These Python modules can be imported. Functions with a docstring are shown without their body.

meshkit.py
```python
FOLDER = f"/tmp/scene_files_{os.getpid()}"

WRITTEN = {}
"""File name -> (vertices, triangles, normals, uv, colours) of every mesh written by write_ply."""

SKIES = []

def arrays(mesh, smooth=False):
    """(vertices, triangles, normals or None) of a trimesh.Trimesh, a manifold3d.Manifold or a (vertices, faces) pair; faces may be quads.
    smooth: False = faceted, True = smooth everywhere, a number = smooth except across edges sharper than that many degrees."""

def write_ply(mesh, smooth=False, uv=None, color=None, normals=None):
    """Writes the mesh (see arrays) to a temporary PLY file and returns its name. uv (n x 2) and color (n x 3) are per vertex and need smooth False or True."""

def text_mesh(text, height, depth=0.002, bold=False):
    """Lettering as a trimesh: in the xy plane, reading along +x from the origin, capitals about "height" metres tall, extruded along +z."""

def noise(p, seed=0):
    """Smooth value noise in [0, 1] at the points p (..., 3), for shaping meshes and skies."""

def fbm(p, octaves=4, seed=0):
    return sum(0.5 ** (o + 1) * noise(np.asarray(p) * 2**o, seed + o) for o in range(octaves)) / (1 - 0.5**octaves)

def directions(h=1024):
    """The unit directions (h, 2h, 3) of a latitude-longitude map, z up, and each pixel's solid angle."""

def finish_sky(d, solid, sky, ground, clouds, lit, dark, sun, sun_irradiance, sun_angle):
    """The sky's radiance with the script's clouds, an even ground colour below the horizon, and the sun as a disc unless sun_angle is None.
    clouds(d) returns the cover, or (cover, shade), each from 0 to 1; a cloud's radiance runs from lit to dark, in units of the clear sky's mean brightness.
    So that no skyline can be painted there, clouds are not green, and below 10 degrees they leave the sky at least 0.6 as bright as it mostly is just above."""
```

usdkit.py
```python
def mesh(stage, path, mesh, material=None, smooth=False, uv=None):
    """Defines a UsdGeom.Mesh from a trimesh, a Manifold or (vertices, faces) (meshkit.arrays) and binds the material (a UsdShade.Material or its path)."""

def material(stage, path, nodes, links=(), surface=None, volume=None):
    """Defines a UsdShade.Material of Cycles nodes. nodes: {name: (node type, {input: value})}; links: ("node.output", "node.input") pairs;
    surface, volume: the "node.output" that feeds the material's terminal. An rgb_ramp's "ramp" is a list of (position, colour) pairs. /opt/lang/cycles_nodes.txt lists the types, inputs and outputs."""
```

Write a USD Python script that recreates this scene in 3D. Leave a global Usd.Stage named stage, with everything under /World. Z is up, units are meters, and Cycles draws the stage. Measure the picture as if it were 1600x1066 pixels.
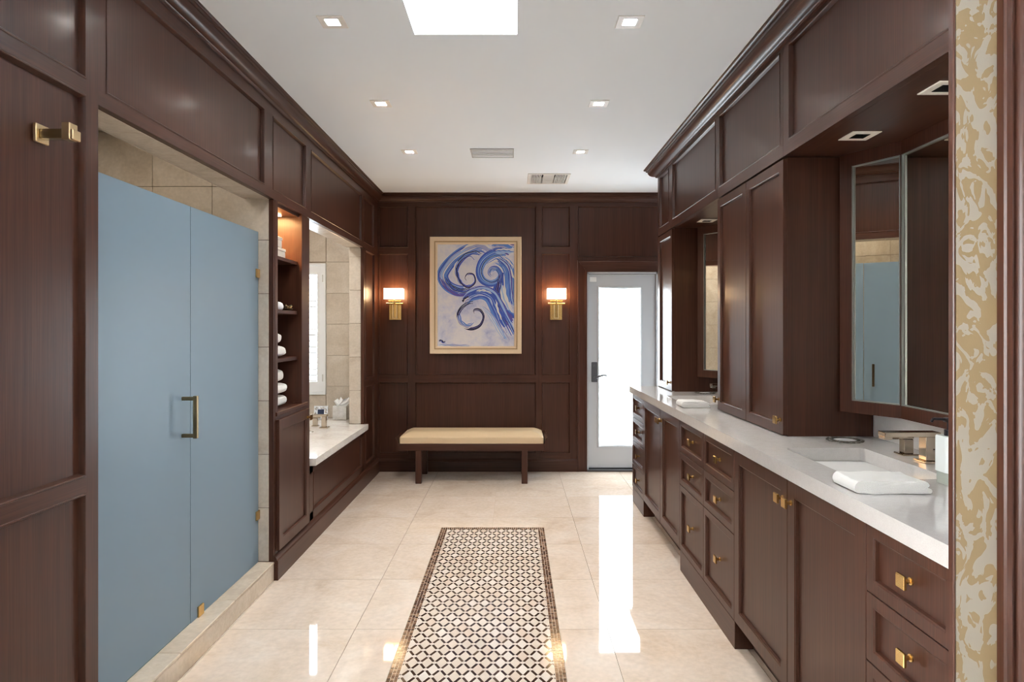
import math, random
import numpy as np, trimesh, manifold3d, usdkit, meshkit
from shapely.geometry import Polygon, LineString, box as sbox
from shapely.ops import unary_union
from pxr import Usd, UsdGeom, UsdLux, UsdShade, Gf, Sdf

stage = Usd.Stage.CreateInMemory()
UsdGeom.SetStageUpAxis(stage, 'Z'); UsdGeom.SetStageMetersPerUnit(stage, 1.0)
UsdGeom.Xform.Define(stage, '/World'); UsdGeom.Scope.Define(stage, '/World/Looks')
# ------------------------------------------------------------------ camera, sky, exposure
EYE = 1.46
cam = UsdGeom.Camera.Define(stage, '/World/camera')
cam.AddTranslateOp().Set(Gf.Vec3d(0, 0, EYE)); cam.AddRotateXOp().Set(90.0)
cam.CreateFocalLengthAttr(22.5); cam.CreateHorizontalApertureAttr(36.0); cam.CreateVerticalApertureAttr(36.0*1066/1600)
cam.CreateHorizontalApertureOffsetAttr(-0.0675); cam.CreateVerticalApertureOffsetAttr(-0.45)
cam.CreateClippingRangeAttr(Gf.Vec2f(0.05, 1000))
cam.CreateExposureAttr(1.82)
sky = UsdLux.DomeLight.Define(stage, '/World/sky')
sky.CreateColorAttr(Gf.Vec3f(0.96, 0.99, 1.0)); sky.CreateIntensityAttr(3.0)
DOWN, WARM, DOORLIGHT, SKYLIGHT = 480.0, 7.5, 4.6, 7.0        # radiance of downlights, sconce shades, frosted door pane

# ------------------------------------------------------------------ helpers
used, base_of = {}, {'/World': np.zeros(3)}
def path_for(name, parent):
    p = f'{parent}/{name}'
    k = used.get(p, -1) + 1; used[p] = k
    return p if k == 0 else f'{p}_{k:03d}'
def ppath(parent):
    if parent is None: return '/World'
    return parent if isinstance(parent, str) else str(parent.GetPath())
def meta(prim, label=None, cat=None, group=None, kind=None):
    for k, v in (('label', label), ('category', cat), ('group', group), ('kind', kind)):
        if v: prim.SetCustomDataByKey(k, v)
    return prim
def obj(name, mesh, mat, parent=None, smooth=False, **md):
    pp = ppath(parent); path = path_for(name, pp)
    if isinstance(mesh, list): mesh = trimesh.util.concatenate(mesh)
    b = base_of[pp]
    if hasattr(mesh, 'to_mesh'):
        mm = mesh.to_mesh(); mesh = trimesh.Trimesh(mm.vert_properties[:, :3], mm.tri_verts, process=False)
    if np.any(b):
        mesh = mesh.copy(); mesh.apply_translation(-b)
    base_of[path] = b
    prim = usdkit.mesh(stage, path, mesh, MATS[mat], smooth=smooth).GetPrim()
    return meta(prim, **md)
def thing(name, loc=(0, 0, 0), label=None, cat=None, group=None, kind=None, parent=None):
    pp = ppath(parent); path = path_for(name, pp)
    x = UsdGeom.Xform.Define(stage, path)
    loc = np.array(loc, float)
    x.AddTranslateOp().Set(Gf.Vec3d(*(loc-base_of[pp])))
    base_of[path] = loc
    return meta(x.GetPrim(), label, cat, group, kind)
def copy_thing(src, name, loc, label, group=None):
    path = path_for(name, '/World')
    x = UsdGeom.Xform.Define(stage, path)
    x.GetPrim().GetReferences().AddInternalReference(src.GetPath())
    x.GetPrim().SetInstanceable(True)
    x.GetOrderedXformOps()[0].Set(Gf.Vec3d(*map(float, loc)))
    return meta(x.GetPrim(), label, src.GetCustomDataByKey('category'), group or src.GetCustomDataByKey('group'))
def struct(name): return thing(name, kind='structure')

def bx(x0, x1, y0, y1, z0, z1, c=0.0):
    x0, x1 = sorted((x0, x1)); y0, y1 = sorted((y0, y1)); z0, z1 = sorted((z0, z1))
    if c <= 0:
        m = trimesh.creation.box([x1-x0, y1-y0, z1-z0]); m.apply_translation([(x0+x1)/2, (y0+y1)/2, (z0+z1)/2]); return m
    c = min(c, (x1-x0)*.49, (y1-y0)*.49, (z1-z0)*.49)
    pts = []
    for X, sx in ((x0, 1), (x1, -1)):
        for Y, sy in ((y0, 1), (y1, -1)):
            for Z, sz in ((z0, 1), (z1, -1)):
                pts += [(X, Y+sy*c, Z+sz*c), (X+sx*c, Y, Z+sz*c), (X+sx*c, Y+sy*c, Z)]
    return trimesh.convex.convex_hull(np.array(pts))
def cyl(p0, p1, r, n=20, r1=None):
    p0, p1 = np.array(p0, float), np.array(p1, float)
    return loft([ring3(p0, p1-p0, r, n), ring3(p1, p1-p0, r if r1 is None else r1, n)])
def ring3(c, d, r, n):
    d = d/np.linalg.norm(d); a = np.cross(d, [0, 0, 1.0])
    if np.linalg.norm(a) < 1e-6: a = np.array([1.0, 0, 0])
    a /= np.linalg.norm(a); b = np.cross(d, a)
    t = np.linspace(0, 2*np.pi, n, endpoint=False)
    return c + r*(np.cos(t)[:, None]*a + np.sin(t)[:, None]*b)
def loft(loops, caps=True, flip=False):
    n = len(loops[0]); v = np.vstack(loops); f = []
    for k in range(len(loops)-1):
        for i in range(n):
            j = (i+1) % n; a, b = k*n, (k+1)*n
            f += [(a+i, a+j, b+j), (a+i, b+j, b+i)]
    if caps:
        for k, s in ((0, 1), (len(loops)-1, 0)):
            v = np.vstack([v, loops[k].mean(0)]); c = len(v)-1
            for i in range(n):
                j = (i+1) % n
                f.append((k*n+j, k*n+i, c) if s else (k*n+i, k*n+j, c))
    f = np.array(f)
    if flip: f = f[:, ::-1]
    return trimesh.Trimesh(v, f, process=False)
def rrect(cx, cy, w, h, r, z, n=5):
    pts = []
    for sx, sy, a0 in ((1, 1, 0), (-1, 1, 90), (-1, -1, 180), (1, -1, 270)):
        for k in range(n+1):
            a = math.radians(a0+90*k/n)
            pts.append((cx+sx*(w/2-r)+r*math.cos(a), cy+sy*(h/2-r)+r*math.sin(a), z))
    return np.array(pts)
def ext(poly, z0, z1):
    m = [trimesh.creation.extrude_polygon(g, z1-z0, engine='earcut') for g in getattr(poly, 'geoms', [poly]) if g.area > 1e-9]
    m = trimesh.util.concatenate(m); m.apply_translation([0, 0, z0]); return m
class Plane:
    def __init__(s, o, u, v, w): s.o, s.m = np.array(o, float), np.array([u, v, w], float); s.neg = np.linalg.det(s.m) < 0
    def __call__(s, p): return s.o + np.asarray(p, float) @ s.m
    def mesh(s, m):
        f = m.faces[:, ::-1] if s.neg else m.faces
        return trimesh.Trimesh(s(m.vertices), f, process=False)
    def box(s, u0, u1, v0, v1, w0, w1, c=0.0): return s.mesh(bx(u0, u1, v0, v1, w0, w1, c))
    def ring(s, u0, u1, v0, v1, prof, cap=False):
        loops = [np.array([(u0+i, v0+i, w), (u1-i, v0+i, w), (u1-i, v1-i, w), (u0+i, v1-i, w)]) for i, w in prof]
        m = loft(loops, caps=False)
        if cap:
            n = len(m.vertices); m = trimesh.Trimesh(m.vertices, np.vstack([m.faces, [[n-4, n-3, n-2], [n-4, n-2, n-1]]]), process=False)
        return s.mesh(m)
LEFT = Plane((-1.39, 0, 0), (0, 1, 0), (0, 0, 1), (1, 0, 0))
BACK = Plane((0, 6.53, 0), (1, 0, 0), (0, 0, 1), (0, -1, 0))
def RIGHT(x): return Plane((x, 0, 0), (0, 1, 0), (0, 0, 1), (-1, 0, 0))
MOULD = [(0, -.016), (0, .001), (.002, .003), (.006, .003), (.009, 0), (.011, -.008), (.014, -.016)]

# ------------------------------------------------------------------ materials
MATS = {}
def mat(name, nodes, links=(), surface='p.BSDF'):
    MATS[name] = usdkit.material(stage, f'/World/Looks/{name}', nodes, links, surface=surface); return MATS[name]
def plain(name, col, rough=.5, metal=0.0, **k):
    mat(name, {'p': ('principled_bsdf', dict(base_color=col, roughness=rough, metallic=metal, **k))})
WD, WM, WL = (.046, .0150, .0080), (.061, .0208, .0114), (.079, .0280, .0160)
def wood(name, scale, rough=.38, cols=(WD, WM, WL), coat=.15):
    mat(name, {'g': ('geometry', {}), 'oi': ('object_info', {}), 'sh': ('vector_math', dict(math_type='add')),
               'm': ('mapping', dict(mapping_type='point', scale=scale)), 'n': ('noise_texture', dict(scale=1.0, detail=4.0, roughness=.6, distortion=.4)),
               'm2': ('mapping', dict(mapping_type='point', scale=tuple(s*.18 for s in scale))), 'n2': ('noise_texture', dict(scale=1.0, detail=3.0)),
               'r': ('rgb_ramp', dict(ramp=[(.28, cols[0]), (.5, cols[1]), (.74, cols[2])])),
               'r2': ('rgb_ramp', dict(ramp=[(.3, (.84, .82, .80)), (.7, (1.12, 1.10, 1.08))])),
               'x': ('mix_color', dict(blend_type='multiply', fac=1.0)), 'b': ('bump', dict(strength=.10, distance=.002)),
               'p': ('principled_bsdf', dict(roughness=rough, specular_ior_level=.28, coat_weight=coat, coat_roughness=.16))},
        [('g.position', 'sh.vector1'), ('oi.random', 'sh.vector2'), ('sh.vector', 'm.vector'), ('sh.vector', 'm2.vector'), ('m.vector', 'n.vector'), ('m2.vector', 'n2.vector'),
         ('n.fac', 'r.fac'), ('n2.fac', 'r2.fac'), ('r.color', 'x.a'), ('r2.color', 'x.b'), ('x.result', 'p.base_color'), ('n.fac', 'b.height'), ('b.normal', 'p.normal')])
wood('wood_v', (170, 170, 3.2)); wood('wood_x', (3.2, 170, 170)); wood('wood_y', (170, 3.2, 170))
def stone(name, cols, rough, sc=3.0, coat=0.0, vein=None, bumpy=0.0):
    nodes = {'g': ('geometry', {}), 'oi': ('object_info', {}), 'mu': ('math', dict(math_type='multiply', value2=37.0)), 'sh': ('vector_math', dict(math_type='add')),
             'n': ('noise_texture', dict(scale=sc, detail=8.0, roughness=.62, distortion=.9)), 'r': ('rgb_ramp', dict(ramp=cols)),
             'n2': ('noise_texture', dict(scale=sc*14, detail=4.0)), 'r2': ('rgb_ramp', dict(ramp=[(.3, (.93, .93, .93)), (.7, (1.05, 1.05, 1.05))])),
             'x': ('mix_color', dict(blend_type='multiply', fac=1.0)), 'p': ('principled_bsdf', dict(roughness=rough, coat_weight=coat, coat_roughness=.02))}
    mat(name, nodes, [('g.position', 'sh.vector1'), ('oi.random', 'mu.value1'), ('mu.value', 'sh.vector2'), ('sh.vector', 'n.vector'), ('sh.vector', 'n2.vector'), ('n.fac', 'r.fac'), ('n2.fac', 'r2.fac'),
                      ('r.color', 'x.a'), ('r2.color', 'x.b'), ('x.result', 'p.base_color')])
stone('marble_floor', [(.25, (.57, .44, .33)), (.42, (.65, .53, .425)), (.55, (.685, .57, .47)), (.75, (.72, .635, .55))], .035, 2.6)
stone('travertine', [(.25, (.47, .40, .32)), (.45, (.57, .50, .415)), (.6, (.62, .555, .475)), (.8, (.68, .62, .55))], .22, 4.0)
stone('curb_stone', [(.3, (.50, .40, .30)), (.5, (.58, .48, .37)), (.7, (.64, .55, .44))], .16, 3.0)
stone('deck_marble', [(.25, (.60, .54, .48)), (.5, (.74, .70, .65)), (.75, (.80, .77, .73))], .06, 3.5)
stone('quartz', [(.3, (.54, .51, .485)), (.7, (.58, .55, .525))], .09, 30.0)
stone('grey_marble', [(.3, (.50, .49, .47)), (.55, (.68, .67, .66)), (.75, (.78, .77, .76))], .12, 9.0)
plain('grout', (.46, .37, .28), .7); plain('mosaic_bed', (.60, .52, .45), .35)
for i, c in enumerate([(.63, .535, .445), (.68, .60, .53), (.62, .50, .41), (.60, .525, .445)]): stone(f'mosaic_cream_{i}', [(.3, tuple(a*.93 for a in c)), (.7, c)], .10, 18.0)
for i, c in enumerate([(.050, .026, .018), (.085, .048, .032), (.13, .085, .055)]): stone(f'mosaic_brown_{i}', [(.3, tuple(a*.7 for a in c)), (.7, c)], .10, 30.0)
for i, c in enumerate([(.13, .070, .045), (.21, .125, .080), (.32, .21, .14), (.08, .048, .033)]): plain(f'chip_{i}', c, .12)
plain('paint_ceiling', (.86, .915, .965), .85); plain('paint_shaft', (.86, .87, .88), .8); plain('paint_door', (.50, .515, .53), .38)
plain('shutter_white', (.78, .80, .82), .4); plain('fixture_white', (.80, .79, .76), .45); plain('fixture_cream', (.86, .80, .72), .45)
plain('dark_hole', (.012, .010, .009), .5); plain('grille_grey', (.55, .555, .56), .6)
plain('brass', (.66, .43, .16), .20, 1.0); plain('pale_brass', (.74, .55, .32), .24, 1.0); plain('nickel', (.56, .48, .39), .12, 1.0); plain('bronze', (.30, .22, .12), .25, 1.0)
plain('pewter', (.22, .20, .18), .30, 1.0); plain('steel_grey', (.10, .105, .115), .35, .3); plain('chrome', (.75, .76, .77), .08, 1.0)
plain('porcelain', (.82, .81, .79), .06); plain('black_plastic', (.014, .012, .018), .28); plain('threshold_dark', (.055, .055, .06), .4)
plain('mirror_glass', (.76, .72, .63), .0, 1.0); plain('mirror_edge', (.26, .27, .25), .4, .6)
plain('soap_white', (.62, .645, .62), .18); plain('soap_liquid', (.60, .64, .57), .12, transmission_weight=.4); plain('tissue', (.86, .87, .89), .9)
plain('picture_dark', (.03, .05, .11), .3); plain('crystal', (.78, .81, .86), .08); plain('box_cream', (.70, .62, .53), .6); plain('leaf_dull', (.10, .10, .04), .5)
plain('frame_gold', (.78, .60, .40), .42); plain('frame_gold_dark', (.42, .27, .13), .42)
mat('towel', {'g': ('geometry', {}), 'n': ('noise_texture', dict(scale=420.0, detail=2.0)), 'b': ('bump', dict(strength=.5, distance=.003)),
              'p': ('principled_bsdf', dict(base_color=(.70, .675, .64), roughness=.95, sheen_weight=.3))}, [('g.position', 'n.vector'), ('n.fac', 'b.height'), ('b.normal', 'p.normal')])
mat('leather', {'g': ('geometry', {}), 'n': ('noise_texture', dict(scale=160.0, detail=3.0)), 'b': ('bump', dict(strength=.12, distance=.001)),
                'p': ('principled_bsdf', dict(base_color=(.66, .50, .31), roughness=.34))}, [('g.position', 'n.vector'), ('n.fac', 'b.height'), ('b.normal', 'p.normal')])
mat('wallpaper', {'g': ('geometry', {}), 'm': ('mapping', dict(mapping_type='point', scale=(1.25, 1.0, .85))),
                  'n': ('noise_texture', dict(scale=16.0, detail=2.2, roughness=.5, distortion=2.1)), 'r': ('rgb_ramp', dict(ramp=[(.498, (.225, .158, .080)), (.510, (.272, .238, .196))])),
                  'n2': ('noise_texture', dict(scale=300.0, detail=1.0)), 'b': ('bump', dict(strength=.12, distance=.001)), 'p': ('principled_bsdf', dict(roughness=.6))},
    [('g.position', 'm.vector'), ('m.vector', 'n.vector'), ('g.position', 'n2.vector'), ('n.fac', 'r.fac'), ('r.color', 'p.base_color'), ('n2.fac', 'b.height'), ('b.normal', 'p.normal')])
mat('canvas', {'g': ('geometry', {}), 'n': ('noise_texture', dict(scale=5.0, detail=6.0, roughness=.7)), 'r': ('rgb_ramp', dict(ramp=[(.3, (.42, .44, .66)), (.45, (.66, .65, .76)), (.58, (.78, .74, .76)), (.75, (.82, .78, .78))])),
               'p': ('principled_bsdf', dict(roughness=.5))}, [('g.position', 'n.vector'), ('n.fac', 'r.fac'), ('r.color', 'p.base_color')])
for n, c in dict(paint_navy=(.018, .016, .07), paint_blue=(.045, .10, .52), paint_mid=(.11, .24, .66), paint_pale=(.38, .52, .78), paint_cream=(.78, .74, .70), paint_violet=(.12, .085, .40), paint_lilac=(.40, .40, .62)).items(): plain(n, c, .4)
plain('frosted_glass', (.32, .435, .53), .36, transmission_weight=.46, ior=1.3); plain('glass_edge', (.42, .56, .55), .15, transmission_weight=.3)
mat('window_pane', {'f': ('fresnel', dict(IOR=1.45)), 't': ('transparent_bsdf', {}), 'g': ('glossy_bsdf', dict(roughness=.02)), 'x': ('mix_closure', {})},
    [('f.fac', 'x.fac'), ('t.BSDF', 'x.closure1'), ('g.BSDF', 'x.closure2')], 'x.closure')
mat('lit_pane', {'p': ('principled_bsdf', dict(base_color=(.8, .82, .84), roughness=.3, emission_color=(.85, .94, 1.0), emission_strength=DOORLIGHT))})
mat('lit_skylight', {'p': ('principled_bsdf', dict(base_color=(.8, .8, .8), roughness=.3, emission_color=(.88, .95, 1.0), emission_strength=SKYLIGHT))})
mat('lit_bath_pane', {'p': ('principled_bsdf', dict(base_color=(.8, .82, .84), roughness=.3, emission_color=(.87, .95, 1.0), emission_strength=3.6))})
mat('lit_lamp', {'e': ('emission', dict(color=(1.0, .96, .91), strength=DOWN))}, (), 'e.emission')
mat('lit_shade', {'e': ('emission', dict(color=(1.0, .66, .35), strength=WARM))}, (), 'e.emission')
mat('lit_strip', {'e': ('emission', dict(color=(1.0, .62, .26), strength=22.0))}, (), 'e.emission')
mat('lit_alcove', {'e': ('emission', dict(color=(1.0, .95, .88), strength=80.0))}, (), 'e.emission')
mat('lit_shower', {'e': ('emission', dict(color=(1.0, .88, .72), strength=30.0))}, (), 'e.emission')

H = 2.83                                        # ceiling height
# ------------------------------------------------------------------ floor
MX0, MX1, MY0, MY1 = -.529, .220, 1.10, 4.688   # mosaic inlay
fl = struct('floor')
obj('grout_bed', bx(-2.6, 2.7, -3.0, 6.62, -.12, -.006), 'grout', fl)
mos = sbox(MX0, MY0, MX1, MY1); T = .6115; G = .0012
for ix in range(-4, 5):
    for iy in range(-10, 6):
        x0, y0 = -.158+ix*.612, 3.105+iy*T
        r = sbox(max(x0, -2.6)+G, max(y0, -3)+G, min(x0+.612, 2.7)-G, min(y0+T, 6.62)-G)
        if x0+.612 < -1.42 or x0 > 2.7 or (x0 > 1.1 and y0 > 1.4) or r.is_empty: continue
        r = r.difference(mos.buffer(.0015, join_style=2))
        if r.is_empty or r.area < 1e-4: continue
        obj('tile', ext(r, -.012, 0.0), 'marble_floor', fl)

# mosaic inlay
rng = random.Random(4)
mo = thing('mosaic_inlay', ((MX0+MX1)/2, (MY0+MY1)/2, 0), 'long rectangular mosaic panel of cream diamonds and brown strips set into the floor', 'floor mosaic')
obj('mortar_bed', bx(MX0, MX1, MY0, MY1, -.006, -.0012), 'mosaic_bed', mo)
bw = .046; inner = sbox(MX0+bw, MY0+bw, MX1-bw, MY1-bw)
P, D = .0641, .1102; cx0, cy0 = (MX0+MX1)/2, MY1-bw-.03
edge = math.hypot(P/2, D/2); ins = .0072
sx, sy = 1-ins*edge/(P/2*D/2)*1.0, 1-ins*edge/(P/2*D/2)*1.0
cells, strips, dots = [], [], []
for j in range(-2, 70):
    for i in range(-8, 9):
        x, y = cx0+(i+.5*(j % 2))*P, cy0-j*D/2
        q = Polygon([(x+P/2*sx, y), (x, y+D/2*sy), (x-P/2*sx, y), (x, y-D/2*sy)]).intersection(inner.buffer(-.001))
        if not q.is_empty and q.area > 2e-5: cells.append((y, x, q))
        for s in (1, -1):                        # the two upper edges of the cell
            a, b = np.array([x+s*P/2, y]), np.array([x, y+D/2])
            c, d = (a+b)/2, (b-a)/np.linalg.norm(b-a); n = np.array([-d[1], d[0]])
            L, w = edge*.325, .0054
            q = Polygon([c+d*L+n*w, c-d*L+n*w, c-d*L-n*w, c+d*L-n*w]).intersection(inner.buffer(-.001))
            if not q.is_empty and q.area > 1e-5: strips.append((y, x, q))
        for px_, py_ in ((x+P/2, y), (x, y+D/2)):
            q = Polygon([(px_+.0062, py_), (px_, py_+.0075), (px_-.0062, py_), (px_, py_-.0075)])
            if j % 2 == 0 and inner.contains(q): dots.append(q)
def piece(q, t): return ext(q, -.002, t)
for lst, nm, mt, nv in ((cells, 'diamond', 'mosaic_cream', 4), (strips, 'strip', 'mosaic_brown', 3)):
    vis = sorted([e for e in lst if e[0] > 2.58], key=lambda e: (e[0], e[1]))
    ones, rest = vis[:300], vis[300:]+[e for e in lst if e[0] <= 2.58]
    for y, x, q in ones: obj(nm, piece(q, rng.uniform(-.0002, .0002)), f'{mt}_{min(nv-1, int(abs(rng.gauss(0, 1.1))))}', mo)
    for k in range(nv):
        part = [piece(e[2], rng.uniform(-.0002, .0002)) for n_, e in enumerate(rest) if min(nv-1, int(abs(math.sin(n_*12.9898)*1.9))) == k]
        if part: obj(f'{nm}_field', part, f'{mt}_{k}', mo, kind='stuff')
obj('white_dot_field', [piece(q, 0.0001) for q in dots], 'mosaic_cream_1', mo, kind='stuff')
chips = [[], [], [], []]; cw = .0136; pitch = .0153
for r_ in range(3):
    o = r_*pitch+.0008
    n = int((MY1-MY0-2*o)/.0146)
    for k in range(n):
        y = MY1-o-(k+.5)*(MY1-MY0-2*o)/n
        for x in (MX0+o+cw/2, MX1-o-cw/2): chips[rng.choice((0, 0, 1, 1, 2, 3))].append(bx(x-cw/2, x+cw/2, y-.0063, y+.0063, -.002, rng.uniform(-.0002, .0002)))
    n = int((MX1-MX0-2*o-2*pitch)/.0146)
    for k in range(n):
        x = MX0+o+pitch+(k+.5)*(MX1-MX0-2*o-2*pitch)/n
        for y in (MY0+o+cw/2, MY1-o-cw/2): chips[rng.choice((0, 0, 1, 1, 2, 3))].append(bx(x-.0063, x+.0063, y-cw/2, y+cw/2, -.002, rng.uniform(-.0002, .0002)))
for k in range(4): obj('border_chip_field', chips[k], f'chip_{k}', mo, kind='stuff')

# ------------------------------------------------------------------ ceiling with skylight
ce = struct('ceiling')
SX0, SX1, SY0, SY1 = -.463, .015, 1.75, 2.985
lights_c = [(x, y) for y in (2.86, 3.90, 4.965) for x in (-.81, .517)]
cp = sbox(-2.75, -3.0, 2.75, 6.75).difference(sbox(SX0, SY0, SX1, SY1))
for x, y in lights_c: cp = cp.difference(sbox(x-.05, y-.05, x+.05, y+.05))
cp = cp.difference(sbox(.145, 5.68, .485, 6.04)).difference(sbox(-.325, 4.885, -.01, 5.12))
obj('plaster', ext(cp, H, H+.10), 'paint_ceiling', ce)
obj('attic_cover', [bx(-2.75, SX0-.03, -3, 6.75, H+.2, H+.24), bx(SX1+.03, 2.75, -3, 6.75, H+.2, H+.24), bx(SX0-.03, SX1+.03, SY1+.03, 6.75, H+.2, H+.24), bx(SX0-.03, SX1+.03, -3, SY0-.03, H+.2, H+.24)], 'dark_hole', ce)
sk = struct('window_2')
obj('shaft', [bx(SX0-.03, SX0, SY0-.03, SY1+.03, H+.1, H+.62), bx(SX1, SX1+.03, SY0-.03, SY1+.03, H+.1, H+.62), bx(SX0, SX1, SY1, SY1+.03, H+.1, H+.62), bx(SX0, SX1, SY0-.03, SY0, H+.1, H+.62)], 'paint_shaft', sk)
obj('skylight_pane', bx(SX0-.02, SX1+.02, SY0-.02, SY1+.02, H+.62, H+.64), 'lit_skylight', sk)

def downlight(x, y, z, label, mt, lamp, group, src=None):
    if src is not None: return copy_thing(src, 'recessed_downlight', (x, y, z), label)
    t = thing('recessed_downlight', (x, y, z), label, 'ceiling light', group)
    s, a = .0575, .029
    pl = Plane((x, y, z), (1, 0, 0), (0, -1, 0), (0, 0, -1))
    obj('trim', pl.ring(-s, s, -s, s, [(0, -.001), (0, .003), (.002, .004), (s-a-.002, .004), (s-a, .003), (s-a+.004, -.028)]), mt, t)
    q = a-.003
    if not lamp: obj('aperture', pl.ring(-a, a, -a, a, [(0, .0035), (.001, .0045), (.002, .0035), (.003, -.027)]), 'dark_hole', t)
    if lamp: obj('lamp', bx(x-q, x+q, y-q, y+q, z+.026, z+.030), 'lit_lamp', t)
    else: obj('lamp', bx(x-q, x+q, y-q, y+q, z+.026, z+.030), 'dark_hole', t)
    obj('housing', [bx(x-.046, x+.046, y-.046, y+.046, z+.031, z+.08)], 'steel_grey', t)
    return t
dl = None
rows = ('nearest', 'middle', 'farthest')
for k, (x, y) in enumerate(lights_c):
    lb = f'square white recessed ceiling downlight, {rows[k//2]} of the three along the {"left" if x < 0 else "right"} side'
    r_ = downlight(x, y, H, lb, 'fixture_white', True, 'square ceiling downlights', dl); dl = dl or r_
# linear grille and air register
t = thing('ceiling_speaker_grille', (-.168, 5.0, H), 'plain pale grey rectangular grille panel in the ceiling, left of the slatted register', 'ceiling grille')
obj('panel', bx(-.335, 0, 4.875, 5.13, H-.006, H+.004, .002), 'grille_grey', t)
for k in range(6): obj('slat', bx(-.325, -.01, 4.893+k*.0435, 4.899+k*.0435, H-.009, H-.006), 'paint_ceiling', t)
t = thing('air_register', (.315, 5.86, H), 'white metal air supply register with dark slots in the ceiling by the far wall', 'air vent')
pl = Plane((.315, 5.86, H), (1, 0, 0), (0, -1, 0), (0, 0, -1))
obj('frame', pl.ring(-.19, .19, -.20, .20, [(0, 0), (0, .005), (.003, .007), (.024, .007), (.028, .002), (.028, -.03)]), 'fixture_white', t)
obj('backing', bx(.145, .485, 5.68, 6.04, H+.04, H+.06), 'dark_hole', t)
for c_ in range(3):
    for r_ in range(2):
        u0, v0 = -.160+c_*.110, -.170+r_*.175
        obj('divider', pl.box(u0-.006, u0+.104, v0-.006, v0, -.01, .005), 'fixture_white', t)
        for k in range(7):
            if c_ == 1: obj('slat', pl.box(u0, u0+.098, v0+.004+k*.023, v0+.018+k*.023, -.006, .003), 'fixture_white', t)
            else: obj('slat', pl.box(u0+k*.0142, u0+.0075+k*.0142, v0, v0+.165, -.006, .003), 'fixture_white', t)

# ------------------------------------------------------------------ left wall: panelled frieze, pilasters and closet panels
wl = struct('wall_left')
def stile(pl, u0, u1, v0, v1, par, m='wood_v', w0=-.03, nm='stile'): obj(nm, pl.box(u0, u1, v0, v1, w0, 0), m, par)
def panel(pl, u0, u1, v0, v1, par, m='wood_v'):
    p = obj('panel', pl.box(u0-.005, u1+.005, v0-.005, v1+.005, -.03, -.016), m, par)
    obj('moulding', pl.ring(u0, u1, v0, v1, MOULD), m, p, smooth=40)
ZB, ZP0, ZP1 = 2.208, 2.258, 2.685
obj('rail', LEFT.box(.60, 6.53, ZP1, H, -.03, 0), 'wood_y', wl)
obj('rail', LEFT.box(2.14, 5.915, ZB, ZP0, -.03, 0), 'wood_y', wl)
obj('backing', LEFT.box(.60, 6.53, ZB+.03, H, -.06, -.031), 'wood_v', wl)
for u0, u1 in ((3.565, 3.69), (4.277, 4.385), (5.835, 5.915), (6.355, 6.53)): stile(LEFT, u0, u1, ZP0, ZP1, wl)
for u0, u1 in ((2.18, 3.565), (3.69, 4.277), (4.385, 5.835), (5.915, 6.355)): panel(LEFT, u0, u1, ZP0, ZP1, wl)
stile(LEFT, 2.079, 2.14, 0, ZP1, wl); stile(LEFT, 2.14, 2.18, ZP0, ZP1, wl)
stile(LEFT, 1.05, 1.20, 0, ZP1, wl); stile(LEFT, .60, 1.05, 0, ZP1, wl)
for v0, v1 in ((0, .15), (.926, .977), (2.218, 2.268)): obj('rail', LEFT.box(1.20, 2.079, v0, v1, -.03, 0), 'wood_y', wl)
for v0, v1 in ((.15, .926), (.977, 2.218), (2.268, ZP1)): panel(LEFT, 1.20, 2.079, v0, v1, wl)
obj('backing', LEFT.box(.60, 2.14, 0, ZB, -.06, -.031), 'wood_v', wl)
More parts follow.
